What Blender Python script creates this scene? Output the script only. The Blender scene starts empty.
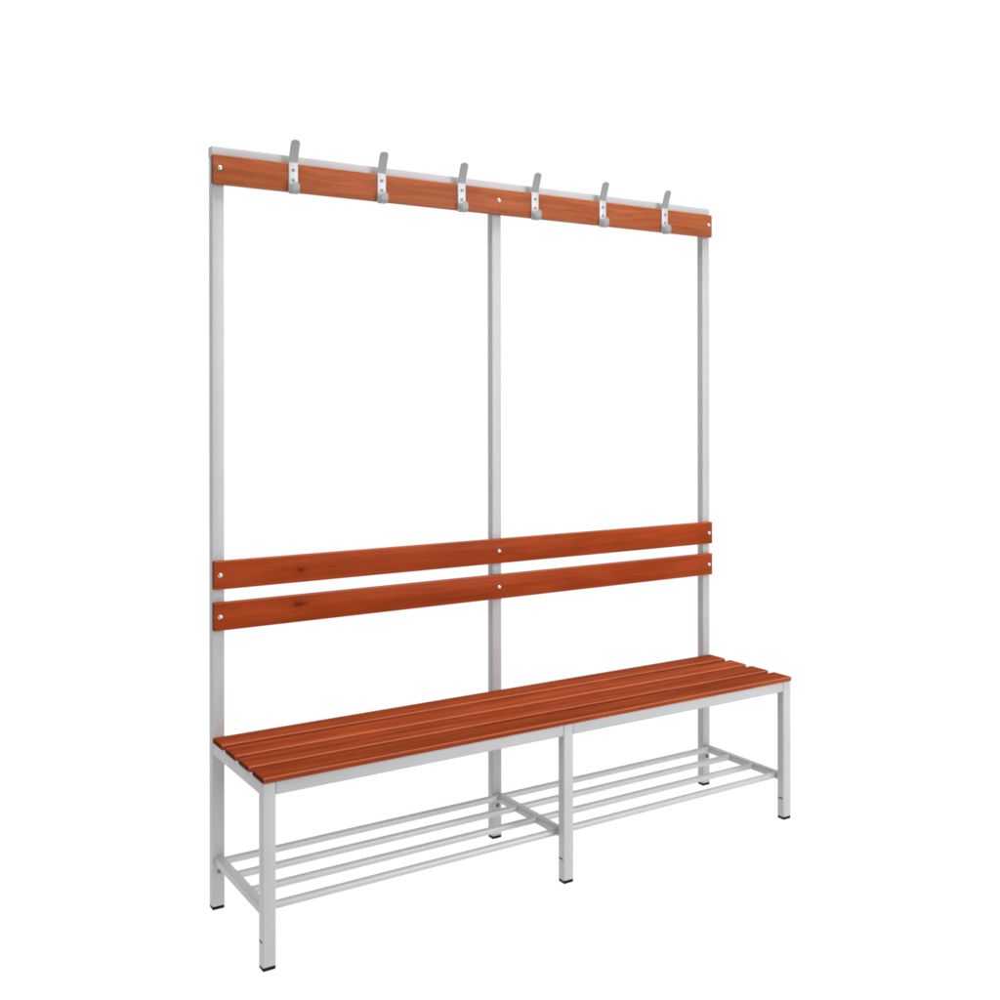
import bpy, bmesh, math, random
from mathutils import Vector, Matrix
random.seed(4)
scene = bpy.context.scene
C = scene.collection

# ---------------------------------------------------------------- dimensions (metres)
L, D, T, XM = 1.3674, 0.3431, 0.0253, 0.6856      # length, depth, square tube, middle frame
ZSEAT, SLAT_T = 0.3743, 0.0117                    # seat top, slat thickness
ZR_T, ZR_B = ZSEAT - SLAT_T - 0.0002, 0.3365      # seat frame tubes
ZTOP = 1.650
POST_X = (T / 2, XM, L - T / 2)

# ---------------------------------------------------------------- materials
def new_mat(name):
    m = bpy.data.materials.new(name)
    m.use_nodes = True
    nt = m.node_tree
    b = nt.nodes['Principled BSDF']
    return m, nt, b

def powder_coat(name, col, rough=0.42, bump=0.05, spec=0.35):
    m, nt, b = new_mat(name)
    N, K = nt.nodes, nt.links
    tc = N.new('ShaderNodeTexCoord')
    n1 = N.new('ShaderNodeTexNoise'); n1.inputs['Scale'].default_value = 900; n1.inputs['Detail'].default_value = 2
    n2 = N.new('ShaderNodeTexNoise'); n2.inputs['Scale'].default_value = 7; n2.inputs['Detail'].default_value = 4
    K.new(tc.outputs['Object'], n1.inputs['Vector']); K.new(tc.outputs['Object'], n2.inputs['Vector'])
    r = N.new('ShaderNodeValToRGB')
    r.color_ramp.elements[0].position = .3; r.color_ramp.elements[1].position = .7
    r.color_ramp.elements[0].color = (*[c * .95 for c in col], 1)
    r.color_ramp.elements[1].color = (*[min(1, c * 1.03) for c in col], 1)
    K.new(n2.outputs['Fac'], r.inputs['Fac']); K.new(r.outputs['Color'], b.inputs['Base Color'])
    bp = N.new('ShaderNodeBump'); bp.inputs['Strength'].default_value = bump; bp.inputs['Distance'].default_value = .0004
    K.new(n1.outputs['Fac'], bp.inputs['Height']); K.new(bp.outputs['Normal'], b.inputs['Normal'])
    b.inputs['Roughness'].default_value = rough
    b.inputs['Specular IOR Level'].default_value = spec
    return m

def metal(name, col, rough=.3, metallic=1.0):
    m, nt, b = new_mat(name)
    N, K = nt.nodes, nt.links
    tc = N.new('ShaderNodeTexCoord')
    n = N.new('ShaderNodeTexNoise'); n.inputs['Scale'].default_value = 250; n.inputs['Detail'].default_value = 3
    K.new(tc.outputs['Object'], n.inputs['Vector'])
    mr = N.new('ShaderNodeMapRange')
    mr.inputs['To Min'].default_value = rough * .8; mr.inputs['To Max'].default_value = rough * 1.25
    K.new(n.outputs['Fac'], mr.inputs['Value']); K.new(mr.outputs['Result'], b.inputs['Roughness'])
    b.inputs['Base Color'].default_value = (*col, 1); b.inputs['Metallic'].default_value = metallic
    return m

def varnished_wood(name, dark, mid, light, seed, knot=None, grain=1.0, blotch=.35, rough=.32, spec=.3, swing=.006, edge_highlight=.55, fine=1.0):
    """stained, varnished softwood: long grain along local X with drifting growth rings, fine pores, optional knot"""
    m, nt, b = new_mat(name)
    N, K = nt.nodes, nt.links
    tc = N.new('ShaderNodeTexCoord')
    off = N.new('ShaderNodeVectorMath'); off.operation = 'ADD'
    off.inputs[1].default_value = (seed * 1.37, seed * .73, seed * .41)
    K.new(tc.outputs['Object'], off.inputs[0])
    vec = off.outputs[0]
    # slow bend of the grain
    mp = N.new('ShaderNodeMapping'); mp.inputs['Scale'].default_value = (2.2, 6, 6)
    K.new(vec, mp.inputs['Vector'])
    bend = N.new('ShaderNodeTexNoise'); bend.inputs['Scale'].default_value = 1.3; bend.inputs['Detail'].default_value = 2
    K.new(mp.outputs[0], bend.inputs['Vector'])
    sub = N.new('ShaderNodeVectorMath'); sub.operation = 'SUBTRACT'; sub.inputs[1].default_value = (.5, .5, .5)
    K.new(bend.outputs['Color'], sub.inputs[0])
    scl = N.new('ShaderNodeVectorMath'); scl.operation = 'MULTIPLY'; scl.inputs[1].default_value = (0, swing * 6, swing * 6)
    K.new(sub.outputs[0], scl.inputs[0])
    wv = N.new('ShaderNodeVectorMath'); wv.operation = 'ADD'
    K.new(vec, wv.inputs[0]); K.new(scl.outputs[0], wv.inputs[1])
    if knot:
        # fibres squeezed aside by the knot
        d = N.new('ShaderNodeVectorMath'); d.operation = 'SUBTRACT'; d.inputs[1].default_value = (knot[0], 0, knot[1]); kscale, kstretch, kdark, kwob = knot[2:]
        K.new(tc.outputs['Object'], d.inputs[0])
        e = N.new('ShaderNodeVectorMath'); e.operation = 'MULTIPLY'; e.inputs[1].default_value = (kscale / kstretch, 0, kscale * 1.5)
        K.new(d.outputs[0], e.inputs[0])
        kn = N.new('ShaderNodeTexNoise'); kn.inputs['Scale'].default_value = 160; kn.inputs['Detail'].default_value = 2
        K.new(tc.outputs['Object'], kn.inputs['Vector'])
        ln = N.new('ShaderNodeVectorMath'); ln.operation = 'LENGTH'; K.new(e.outputs[0], ln.inputs[0])
        wob = N.new('ShaderNodeMath'); wob.operation = 'MULTIPLY_ADD'; wob.inputs[1].default_value = kwob; wob.inputs[2].default_value = -kwob / 2
        K.new(kn.outputs['Fac'], wob.inputs[0])
        dist = N.new('ShaderNodeMath'); dist.operation = 'ADD'
        K.new(ln.outputs['Value'], dist.inputs[0]); K.new(wob.outputs[0], dist.inputs[1])
    # growth bands
    mp2 = N.new('ShaderNodeMapping'); mp2.inputs['Scale'].default_value = (.9 * fine, 75 * fine, 75 * fine)
    K.new(wv.outputs[0], mp2.inputs['Vector'])
    n1 = N.new('ShaderNodeTexNoise'); n1.inputs['Scale'].default_value = 1; n1.inputs['Detail'].default_value = 6
    n1.inputs['Roughness'].default_value = .62
    K.new(mp2.outputs[0], n1.inputs['Vector'])
    mp3 = N.new('ShaderNodeMapping'); mp3.inputs['Scale'].default_value = (9, 900, 900)
    K.new(wv.outputs[0], mp3.inputs['Vector'])
    n2 = N.new('ShaderNodeTexNoise'); n2.inputs['Scale'].default_value = 1; n2.inputs['Detail'].default_value = 3
    K.new(mp3.outputs[0], n2.inputs['Vector'])
    # large blotches from the stain
    mp4 = N.new('ShaderNodeMapping'); mp4.inputs['Scale'].default_value = (5, 22, 22)
    K.new(vec, mp4.inputs['Vector'])
    n3 = N.new('ShaderNodeTexNoise'); n3.inputs['Scale'].default_value = 1; n3.inputs['Detail'].default_value = 3
    K.new(mp4.outputs[0], n3.inputs['Vector'])
    a1 = N.new('ShaderNodeMath'); a1.operation = 'MULTIPLY'; a1.inputs[1].default_value = .55 * grain; K.new(n1.outputs['Fac'], a1.inputs[0])
    a2 = N.new('ShaderNodeMath'); a2.operation = 'MULTIPLY_ADD'; a2.inputs[1].default_value = .18 * grain; K.new(n2.outputs['Fac'], a2.inputs[0]); K.new(a1.outputs[0], a2.inputs[2])
    a3 = N.new('ShaderNodeMath'); a3.operation = 'MULTIPLY_ADD'; a3.inputs[1].default_value = blotch; K.new(n3.outputs['Fac'], a3.inputs[0]); K.new(a2.outputs[0], a3.inputs[2])
    mid_v = (.55 * grain + .18 * grain + blotch) / 2
    r = N.new('ShaderNodeValToRGB')
    r.color_ramp.elements[0].position = mid_v - .17; r.color_ramp.elements[0].color = (*dark, 1)
    r.color_ramp.elements[1].position = mid_v + .17; r.color_ramp.elements[1].color = (*light, 1)
    q = r.color_ramp.elements.new(mid_v); q.color = (*mid, 1)
    K.new(a3.outputs[0], r.inputs['Fac'])
    col = r.outputs['Color']
    if knot:
        kr = N.new('ShaderNodeValToRGB')
        kr.color_ramp.elements[0].position = .0; kr.color_ramp.elements[0].color = (1 - .84 * kdark, 1 - .91 * kdark, 1 - .94 * kdark, 1)
        kr.color_ramp.elements[1].position = .022; kr.color_ramp.elements[1].color = (1, 1, 1, 1)
        x = kr.color_ramp.elements.new(.006); x.color = (1 - .45 * kdark, 1 - .52 * kdark, 1 - .58 * kdark, 1)
        x = kr.color_ramp.elements.new(.012); x.color = (.9, .88, .86, 1)
        K.new(dist.outputs[0], kr.inputs['Fac'])
        mx = N.new('ShaderNodeMixRGB'); mx.blend_type = 'MULTIPLY'; mx.inputs['Fac'].default_value = 1
        K.new(col, mx.inputs[1]); K.new(kr.outputs['Color'], mx.inputs[2])
        col = mx.outputs[0]
    # painted edge highlight: lighter colour on the rounded long edges
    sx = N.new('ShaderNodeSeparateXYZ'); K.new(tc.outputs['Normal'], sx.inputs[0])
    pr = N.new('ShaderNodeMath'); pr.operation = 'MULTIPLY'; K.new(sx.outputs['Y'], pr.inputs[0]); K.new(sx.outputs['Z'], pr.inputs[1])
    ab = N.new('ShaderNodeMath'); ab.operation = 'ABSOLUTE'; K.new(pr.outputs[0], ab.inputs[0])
    hl = N.new('ShaderNodeMapRange'); hl.inputs['From Min'].default_value = .15; hl.inputs['From Max'].default_value = .45
    hl.inputs['To Min'].default_value = 0; hl.inputs['To Max'].default_value = edge_highlight
    K.new(ab.outputs[0], hl.inputs['Value'])
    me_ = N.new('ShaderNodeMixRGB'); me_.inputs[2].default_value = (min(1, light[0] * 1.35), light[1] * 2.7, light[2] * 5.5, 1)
    K.new(hl.outputs['Result'], me_.inputs['Fac']); K.new(col, me_.inputs[1])
    # end grain drinks more stain
    ax = N.new('ShaderNodeMath'); ax.operation = 'ABSOLUTE'; K.new(sx.outputs['X'], ax.inputs[0])
    er = N.new('ShaderNodeMapRange'); er.inputs['From Min'].default_value = .75; er.inputs['From Max'].default_value = .97
    K.new(ax.outputs[0], er.inputs['Value'])
    eg = N.new('ShaderNodeMixRGB'); eg.blend_type = 'MULTIPLY'; eg.inputs[2].default_value = (.30, .48, .75, 1)
    K.new(er.outputs['Result'], eg.inputs['Fac']); K.new(me_.outputs[0], eg.inputs[1])
    K.new(eg.outputs[0], b.inputs['Base Color'])
    bp = N.new('ShaderNodeBump'); bp.inputs['Strength'].default_value = .12; bp.inputs['Distance'].default_value = .0006
    K.new(a2.outputs[0], bp.inputs['Height']); K.new(bp.outputs['Normal'], b.inputs['Normal'])
    mr = N.new('ShaderNodeMapRange'); mr.inputs['To Min'].default_value = rough * .8; mr.inputs['To Max'].default_value = rough * 1.2
    K.new(n3.outputs['Fac'], mr.inputs['Value']); K.new(mr.outputs['Result'], b.inputs['Roughness'])
    b.inputs['Specular IOR Level'].default_value = spec
    return m

GREY = powder_coat('grey_powder_coat', (.425, .43, .434))
TUBE = powder_coat('shelf_tube_powder_coat', (.44, .446, .452), rough=.33, spec=.55)
HOOK_PLATE = metal('hook_aluminium', (.47, .476, .482), .45, .25)
HOOK = powder_coat('hook_prong_shaded', (.27, .274, .279), rough=.45)  # darker grey carries the shade of the forward-leaning prongs
BOLT = metal('zinc_bolt', (.50, .49, .47), .34)
SCREW = metal('dark_screw', (.22, .23, .25), .4)
RUBBER, _, _b = new_mat('black_plastic'); _b.inputs['Base Color'].default_value = (.004, .004, .0045, 1); _b.inputs['Roughness'].default_value = .55; _b.inputs['Specular IOR Level'].default_value = .1
SEATC = ((.19, .026, .006), (.285, .043, .011), (.39, .068, .019))
BACKC = ((.175, .025, .005), (.27, .040, .009), (.355, .060, .015))
HOOKC = ((.215, .048, .014), (.305, .074, .023), (.365, .096, .033))

# ---------------------------------------------------------------- mesh helpers
def obj(name, bm, mat, parent, loc=(0, 0, 0), smooth=False):
    me = bpy.data.meshes.new(name)
    bmesh.ops.recalc_face_normals(bm, faces=bm.faces)
    bm.to_mesh(me); bm.free()
    if smooth:
        for p in me.polygons: p.use_smooth = True
        try: me.set_sharp_from_angle(angle=math.radians(40))
        except Exception: pass
    me.materials.append(mat)
    o = bpy.data.objects.new(name, me)
    C.objects.link(o); o.location = loc
    if parent: o.parent = parent
    return o

def box(x0, x1, y0, y1, z0, z1, bev=.002, seg=3, bm=None):
    nb = bmesh.new()
    bmesh.ops.create_cube(nb, size=1)
    bmesh.ops.scale(nb, vec=(x1 - x0, y1 - y0, z1 - z0), verts=nb.verts)
    bmesh.ops.translate(nb, vec=((x0 + x1) / 2, (y0 + y1) / 2, (z0 + z1) / 2), verts=nb.verts)
    if bev:
        bmesh.ops.bevel(nb, geom=list(nb.edges), offset=bev, offset_type='OFFSET', segments=seg, profile=.5, affect='EDGES', clamp_overlap=True)
    if bm is None: return nb
    me = bpy.data.meshes.new('tmp'); nb.to_mesh(me); nb.free(); bm.from_mesh(me); bpy.data.meshes.remove(me)
    return bm

def cboxobj(name, x0, x1, y0, y1, z0, z1, mat, parent, bev=.002, origin=None):
    """box part with its own origin at its centre; parents sit at identity rotation"""
    c = origin or ((x0 + x1) / 2, (y0 + y1) / 2, (z0 + z1) / 2)
    bm = box(x0 - c[0], x1 - c[0], y0 - c[1], y1 - c[1], z0 - c[2], z1 - c[2], bev)
    pl = world_loc(parent)
    return obj(name, bm, mat, parent, (c[0] - pl[0], c[1] - pl[1], c[2] - pl[2]), True)

def world_loc(o):
    v = Vector((0, 0, 0))
    while o: v += o.location; o = o.parent
    return v

def rev(profile, n=24, axis='y'):
    """lathe: profile of (radius, distance along -y)"""
    bm = bmesh.new(); rings = []
    for r, h in profile:
        if r < 1e-6: rings.append([bm.verts.new((0, -h, 0))])
        else: rings.append([bm.verts.new((r * math.cos(2 * math.pi * i / n), -h, r * math.sin(2 * math.pi * i / n))) for i in range(n)])
    for a, b in zip(rings, rings[1:]):
        for i in range(n):
            j = (i + 1) % n
            if len(a) == 1: bm.faces.new((a[0], b[i], b[j]))
            elif len(b) == 1: bm.faces.new((a[i], b[0], a[j]))
            else: bm.faces.new((a[i], b[i], b[j], a[j]))
    return bm

def strip(path, width, thick, nround=10, round_end=True):
    """flat bar of given width (along x) swept along a (y,z) path; the far end is rounded off"""
    bm = bmesh.new()
    pts = [Vector(p) for p in path]
    # resample so the rounded tip has rows to work with
    dense = [pts[0]]
    for a, b in zip(pts, pts[1:]):
        k = max(1, int((b - a).length / .0007))
        for i in range(1, k + 1): dense.append(a.lerp(b, i / k))
    s = [0]
    for a, b in zip(dense, dense[1:]): s.append(s[-1] + (b - a).length)
    tot = s[-1]; rows = []
    for i, p in enumerate(dense):
        t = (dense[min(i + 1, len(dense) - 1)] - dense[max(i - 1, 0)]).normalized()
        n = Vector((-t.y, t.x))
        w = width / 2
        dd = tot - s[i]
        rr = width / 2 * .8
        if round_end and dd < rr: w = width / 2 - rr + max(.0004, math.sqrt(max(0, rr * rr - (rr - dd) ** 2)))
        f, bk = p + n * thick / 2, p - n * thick / 2
        e = thick * .28
        f2, b2 = p + n * (thick / 2 - e), p - n * (thick / 2 - e)
        wi = max(.0002, w - e)
        row = [(-wi, *f), (wi, *f), (w, *f2), (w, *b2), (wi, *bk), (-wi, *bk), (-w, *b2), (-w, *f2)]
        rows.append([bm.verts.new(v) for v in row])
    for a, b in zip(rows, rows[1:]):
        for i in range(8):
            j = (i + 1) % 8
            bm.faces.new((a[i], a[j], b[j], b[i]))
    bm.faces.new(rows[0]); bm.faces.new(rows[-1])
    return bm

def tube(x0, x1, r, n=24):
    bm = bmesh.new()
    A = [bm.verts.new((x0, r * math.cos(2 * math.pi * i / n), r * math.sin(2 * math.pi * i / n))) for i in range(n)]
    B = [bm.verts.new((x1, v.co.y, v.co.z)) for v in A]
    for i in range(n):
        j = (i + 1) % n
        bm.faces.new((A[i], A[j], B[j], B[i]))
    bm.faces.new(A); bm.faces.new(B)
    return bm

# ---------------------------------------------------------------- the setting: one seamless studio sweep that glows white
def studio_sweep():
    m, nt, b = new_mat('glowing_studio_sweep')
    N, K = nt.nodes, nt.links
    tc = N.new('ShaderNodeTexCoord')
    n = N.new('ShaderNodeTexNoise'); n.inputs['Scale'].default_value = 3
    K.new(tc.outputs['Object'], n.inputs['Vector'])
    r = N.new('ShaderNodeValToRGB')
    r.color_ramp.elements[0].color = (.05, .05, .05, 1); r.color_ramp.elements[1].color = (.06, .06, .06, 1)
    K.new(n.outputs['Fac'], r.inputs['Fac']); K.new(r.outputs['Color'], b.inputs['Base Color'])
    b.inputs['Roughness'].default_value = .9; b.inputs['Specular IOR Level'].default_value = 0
    b.inputs['Emission Color'].default_value = (1, 1, 1, 1); b.inputs['Emission Strength'].default_value = SWEEP_GLOW  # added glow keeps floor and backdrop pure white, without shadows
    R0, H0, F = 3.0, 3.6, .8
    prof = [(0.0, 0.0), (1.0, 0), (2.0, 0), (R0 - F, 0)]
    prof += [(R0 - F + F * math.sin(a), F - F * math.cos(a)) for a in [math.pi / 2 * k / 12 for k in range(1, 13)]]
    prof += [(R0, 2.2), (R0, H0)]
    n = 96; bm = bmesh.new(); rings = []
    a0, a1 = math.radians(-32), math.radians(128)       # open towards the photographer
    for k, (rr, z) in enumerate(prof):
        ring = []
        for i in range(n + 1):
            a = a0 + (a1 - a0) * i / n
            ring.append(bm.verts.new((rr * math.cos(a), rr * math.sin(a), z)) if rr > 0 else None)
        rings.append(ring)
    centre = bm.verts.new((0, 0, 0))
    for i in range(n): bm.faces.new((centre, rings[1][i], rings[1][i + 1]))
    for A, B in zip(rings[1:], rings[2:]):
        for i in range(n): bm.faces.new((A[i], B[i], B[i + 1], A[i + 1]))
    # floor tongue that runs forward out of the picture
    ring_i = [centre] + [r_[0] for r_ in rings[1:4]]
    # front part of the floor disc
    nf = 48; prev = None
    fr = []
    for k, rr in enumerate((1.0, 1.9)):
        row = [rings[1][n] if (k == 0) else rings[2][n]]
        for i in range(1, nf):
            a = a1 + (a0 + 2 * math.pi - a1) * i / nf
            rad = rr if k == 0 else 2.0
            row.append(bm.verts.new((rad * math.cos(a), rad * math.sin(a), 0)))
        row.append(rings[1][0] if (k == 0) else rings[2][0])
        fr.append(row)
    for i in range(nf):
        bm.faces.new((centre, fr[0][i], fr[0][i + 1]))
        bm.faces.new((fr[0][i], fr[1][i], fr[1][i + 1], fr[0][i + 1]))
    for f in bm.faces: f.smooth = True
    o = obj('glowing_studio_floor', bm, m, None, (L / 2, -D / 2, 0), True)
    o['kind'] = 'structure'
    return o
SWEEP_GLOW = 1.0
studio_sweep()

# ---------------------------------------------------------------- the bench
bench = bpy.data.objects.new('cloakroom_bench', None)
C.objects.link(bench)
bench['label'] = 'long slatted reddish wood bench on grey steel legs with coat hook rail and shoe shelf'
bench['category'] = 'bench'

def copy_tree(o, parent, dloc):
    c = o.copy(); C.objects.link(c); c.parent = parent
    c.location = Vector(o.location) + Vector(dloc)
    for ch in list(o.children): copy_tree(ch, c, (0, 0, 0))
    return c

FOOT = .0065
def foot(parent, xc, y0, y1):
    f = cboxobj('foot_cap', xc - T / 2 + .0005, xc + T / 2 - .0005, y0 + .0005, y1 - .0005, 0, FOOT + .004, RUBBER, parent, .0012)
    return f

# rear posts: foot, tall tube; bolt that holds the shelf crossbar
def rear_post(xc):
    p = cboxobj('rear_post', xc - T / 2, xc + T / 2, 0, T, FOOT, ZTOP - T - .0003, GREY, bench, .0024, origin=(xc, T / 2, 0))
    foot(p, xc, 0, T)
    b = obj('shelf_bolt', rev([(.0055, 0), (.0055, .0022), (.0046, .003), (.0028, .003), (.0028, .0062), (.0018, .0068), (0, .0068)], 12), SCREW, p, (.0022, -T / 2 + .0003, .0825), True)
    return p
p0 = rear_post(POST_X[0])
for x in POST_X[1:]: copy_tree(p0, bench, (x - POST_X[0], 0, 0))

# front legs
def front_leg(xc):
    l = cboxobj('front_leg', xc - T / 2, xc + T / 2, -D, -D + T, FOOT, ZR_T, GREY, bench, .0024, origin=(xc, -D + T / 2, 0))
    foot(l, xc, -D, -D + T)
    s = cboxobj('adjuster_slot', xc - T / 2 - .0004, xc - T / 2 + .003, -D + .0045, -D + T - .003, .0532, .0566, RUBBER, l, .0006)
    return l
l0 = front_leg(POST_X[0])
for x in POST_X[1:]: copy_tree(l0, bench, (x - POST_X[0], 0, 0))

# top rail, with closed ends a hair beyond the posts
cboxobj('top_rail', -.0012, L + .0005, -.0006, T + .0006, ZTOP - T, ZTOP, GREY, bench, .0026)

# seat frame
for a, b_ in ((POST_X[0], POST_X[1]), (POST_X[1], POST_X[2])):
    cboxobj('seat_rail', a + T / 2 + .0002, b_ - T / 2 - .0002, -D + .0006, -D + T - .0006, ZR_B, ZR_T, GREY, bench, .0018)
    cboxobj('seat_rail', a + T / 2 + .0002, b_ - T / 2 - .0002, .0006, T - .0006, ZR_B, ZR_T, GREY, bench, .0018)
sr = cboxobj('seat_bearer', .0006, T - .0006, -D + T + .0002, -.0002, ZR_B, ZR_T, GREY, bench, .0018)
for x in POST_X[1:]: copy_tree(sr, bench, (x - POST_X[0], 0, 0))

# seat slats
W = .0694
gap = (D + .006 - .004 - 4 * W) / 3
for k in range(4):
    y1 = -.004 - k * (W + gap)
    tone = (.96, 1.08, .98, .88)[k]
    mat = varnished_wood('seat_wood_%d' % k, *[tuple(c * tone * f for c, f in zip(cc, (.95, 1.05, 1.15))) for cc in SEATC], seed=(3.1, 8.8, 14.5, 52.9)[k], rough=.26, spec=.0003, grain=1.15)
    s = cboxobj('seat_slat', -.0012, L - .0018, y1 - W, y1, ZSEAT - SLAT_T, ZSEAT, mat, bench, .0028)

def bolt_on(parent, x, y, z, r=.0058):
    pl = world_loc(parent)
    return obj('bolt', rev([(r, -.0004), (r, .0006), (r * .92, .0016), (r * .7, .0027), (r * .4, .0034), (0, .0037)], 20), BOLT, parent, (x - pl[0], y - pl[1], z - pl[2]), True)

BT = .018
# back slats
for k, (z0, z1, zb, kx, kz, kp) in enumerate(((.6930, .7544, .7236, .1856, .7205, (1.2, 1.15, .8, .012)), (.6044, .6649, .6338, .1832, .6446, (1.0, 1.6, .9, .018)))):
    xc = (L - .008) / 2; zc = (z0 + z1) / 2
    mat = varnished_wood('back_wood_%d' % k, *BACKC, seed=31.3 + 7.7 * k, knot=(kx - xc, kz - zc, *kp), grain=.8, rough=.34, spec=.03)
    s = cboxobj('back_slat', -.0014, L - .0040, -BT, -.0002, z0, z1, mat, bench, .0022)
    for x in (.0118, .6826, 1.3514): bolt_on(s, x, -BT, zb)

# hook board
mat = varnished_wood('hook_board_wood', *HOOKC, seed=77.0, grain=1.45, blotch=.12, rough=.42, spec=.12, swing=.009, edge_highlight=.1, fine=1.5)
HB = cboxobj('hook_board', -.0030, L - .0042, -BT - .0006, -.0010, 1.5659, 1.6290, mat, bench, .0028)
for x in (.0115, .6829, 1.3510): bolt_on(HB, x, -BT - .0006, 1.6003)

# coat hooks: plate with two screws, long upper prong, small lower prong
def coat_hook(x):
    y0 = -BT - .0006
    h = cboxobj('coat_hook', x - .0103, x + .0103, y0 - .0030, y0 - .0001, 1.5605, 1.6330, HOOK_PLATE, bench, .0011, origin=(x, y0 - .0015, 1.597))
    up = strip([(0.0005, .0330), (-.0008, .0370), (-.0045, .048), (-.0095, .0610), (-.0150, .0735), (-.0190, .0815)], .0200, .0032)
    obj('upper_prong', up, HOOK, h, (0, 0, 0), True)
    lp = []
    for a in range(0, 91, 10):                       # quarter turn forwards, then up
        t = math.radians(a)
        lp.append((-.0100 - .0085 * math.sin(t), -.0265 - .0085 * math.cos(t)))
    lp = [(-.0005, -.0350), (-.005, -.0350)] + lp + [(-.0188, -.022), (-.0190, -.0125)]
    low = strip(lp, .0166, .0030)
    obj('lower_prong', low, HOOK, h, (0, 0, 0), True)
    for z in (.0170, -.0055):
        obj('screw', rev([(.0038, -.0002), (.0038, .0004), (.0032, .0013), (.0016, .0018), (0, .0019)], 14), SCREW, h, (0, -.0015, z), True)
    return h
HX = (.1686, .3748, .5796, .7844, .9900, 1.1942)
h0 = coat_hook(HX[0])
for x in HX[1:]: copy_tree(h0, bench, (x - HX[0], 0, 0))

# shoe shelf: three crossbars and four round tubes in each bay
CB0, CB1, CZ0, CZ1 = -.0084, .0092, .0985, .1150
cb = cboxobj('shelf_crossbar', POST_X[0] + CB0, POST_X[0] + CB1, -D + T + .0002, -.0002, CZ0, CZ1, GREY, bench, .0016, origin=(POST_X[0], -D / 2, 0))
for x in POST_X[1:]: copy_tree(cb, bench, (x - POST_X[0], 0, 0))
for (a, b_) in ((POST_X[0], POST_X[1]), (POST_X[1], POST_X[2])):
    for y in (-.0145, -.1085, -.2055, -.3020):
        x0, x1 = a + CB1 - .0008, b_ + CB0 + .0008
        xc = (x0 + x1) / 2
        obj('shelf_tube', tube(x0 - xc, x1 - xc, .0081), TUBE, bench, (xc, y, .1077), True)

# ---------------------------------------------------------------- light
w = bpy.data.worlds.new('World'); scene.world = w; w.use_nodes = True
bg = w.node_tree.nodes['Background']
bg.inputs['Color'].default_value = (1, 1, 1, 1); bg.inputs['Strength'].default_value = .3

def area(name, loc, target, sx, sy, power):
    l = bpy.data.lights.new(name, 'AREA'); l.shape = 'RECTANGLE'; l.size = sx; l.size_y = sy; l.energy = power
    o = bpy.data.objects.new(name, l); C.objects.link(o)
    o.location = loc
    o.rotation_euler = (Vector(target) - Vector(loc)).to_track_quat('-Z', 'Y').to_euler()
    return o
area('overhead_softbox', (.45, -.6, 3.4), (.55, -.2, 0), 2.4, 1.4, 66)
area('front_softbox', (1.9, -3.2, 1.9), (.8, 0, .7), 2.0, 1.9, 64)
area('low_fill', (1.7, -2.7, .75), (.8, -.2, .15), 1.2, .7, 22)  # added fill, brightens the shelf tubes from low in front
area('side_softbox', (-1.7, -.7, 1.0), (0, -.2, .6), .5, 1.6, 12)

# ---------------------------------------------------------------- camera (level, shifted lens)
F_PX, PX, PY = 1163.405, 688.01, 402.81
YAW, PITCH, ROLL = -.651196, .00016, -.00116
cam = bpy.data.cameras.new('camera'); co = bpy.data.objects.new('camera', cam); C.objects.link(co)
cam.sensor_fit = 'HORIZONTAL'; cam.sensor_width = 36; cam.lens = F_PX / 1000 * 36
cam.shift_x = (500 - PX) / 1000; cam.shift_y = (PY - 500) / 1000
cam.clip_end = 100
right = Vector((math.cos(YAW), math.sin(YAW), 0)); fwd = Vector((-math.sin(YAW), math.cos(YAW), 0)); up = Vector((0, 0, 1))
f2 = fwd * math.cos(PITCH) + up * math.sin(PITCH); u2 = up * math.cos(PITCH) - fwd * math.sin(PITCH)
r3 = right * math.cos(ROLL) + u2 * math.sin(ROLL); u3 = u2 * math.cos(ROLL) - right * math.sin(ROLL)
M = Matrix((r3, u3, -f2)).transposed().to_4x4()
M.translation = Vector((-.704296, -2.616725, 1.093662))
co.matrix_world = M
scene.camera = co

scene.render.engine = 'CYCLES'
scene.cycles.filter_width = 1.8
scene.view_settings.view_transform = 'Standard'
scene.view_settings.look = 'None'
scene.view_settings.exposure = 0
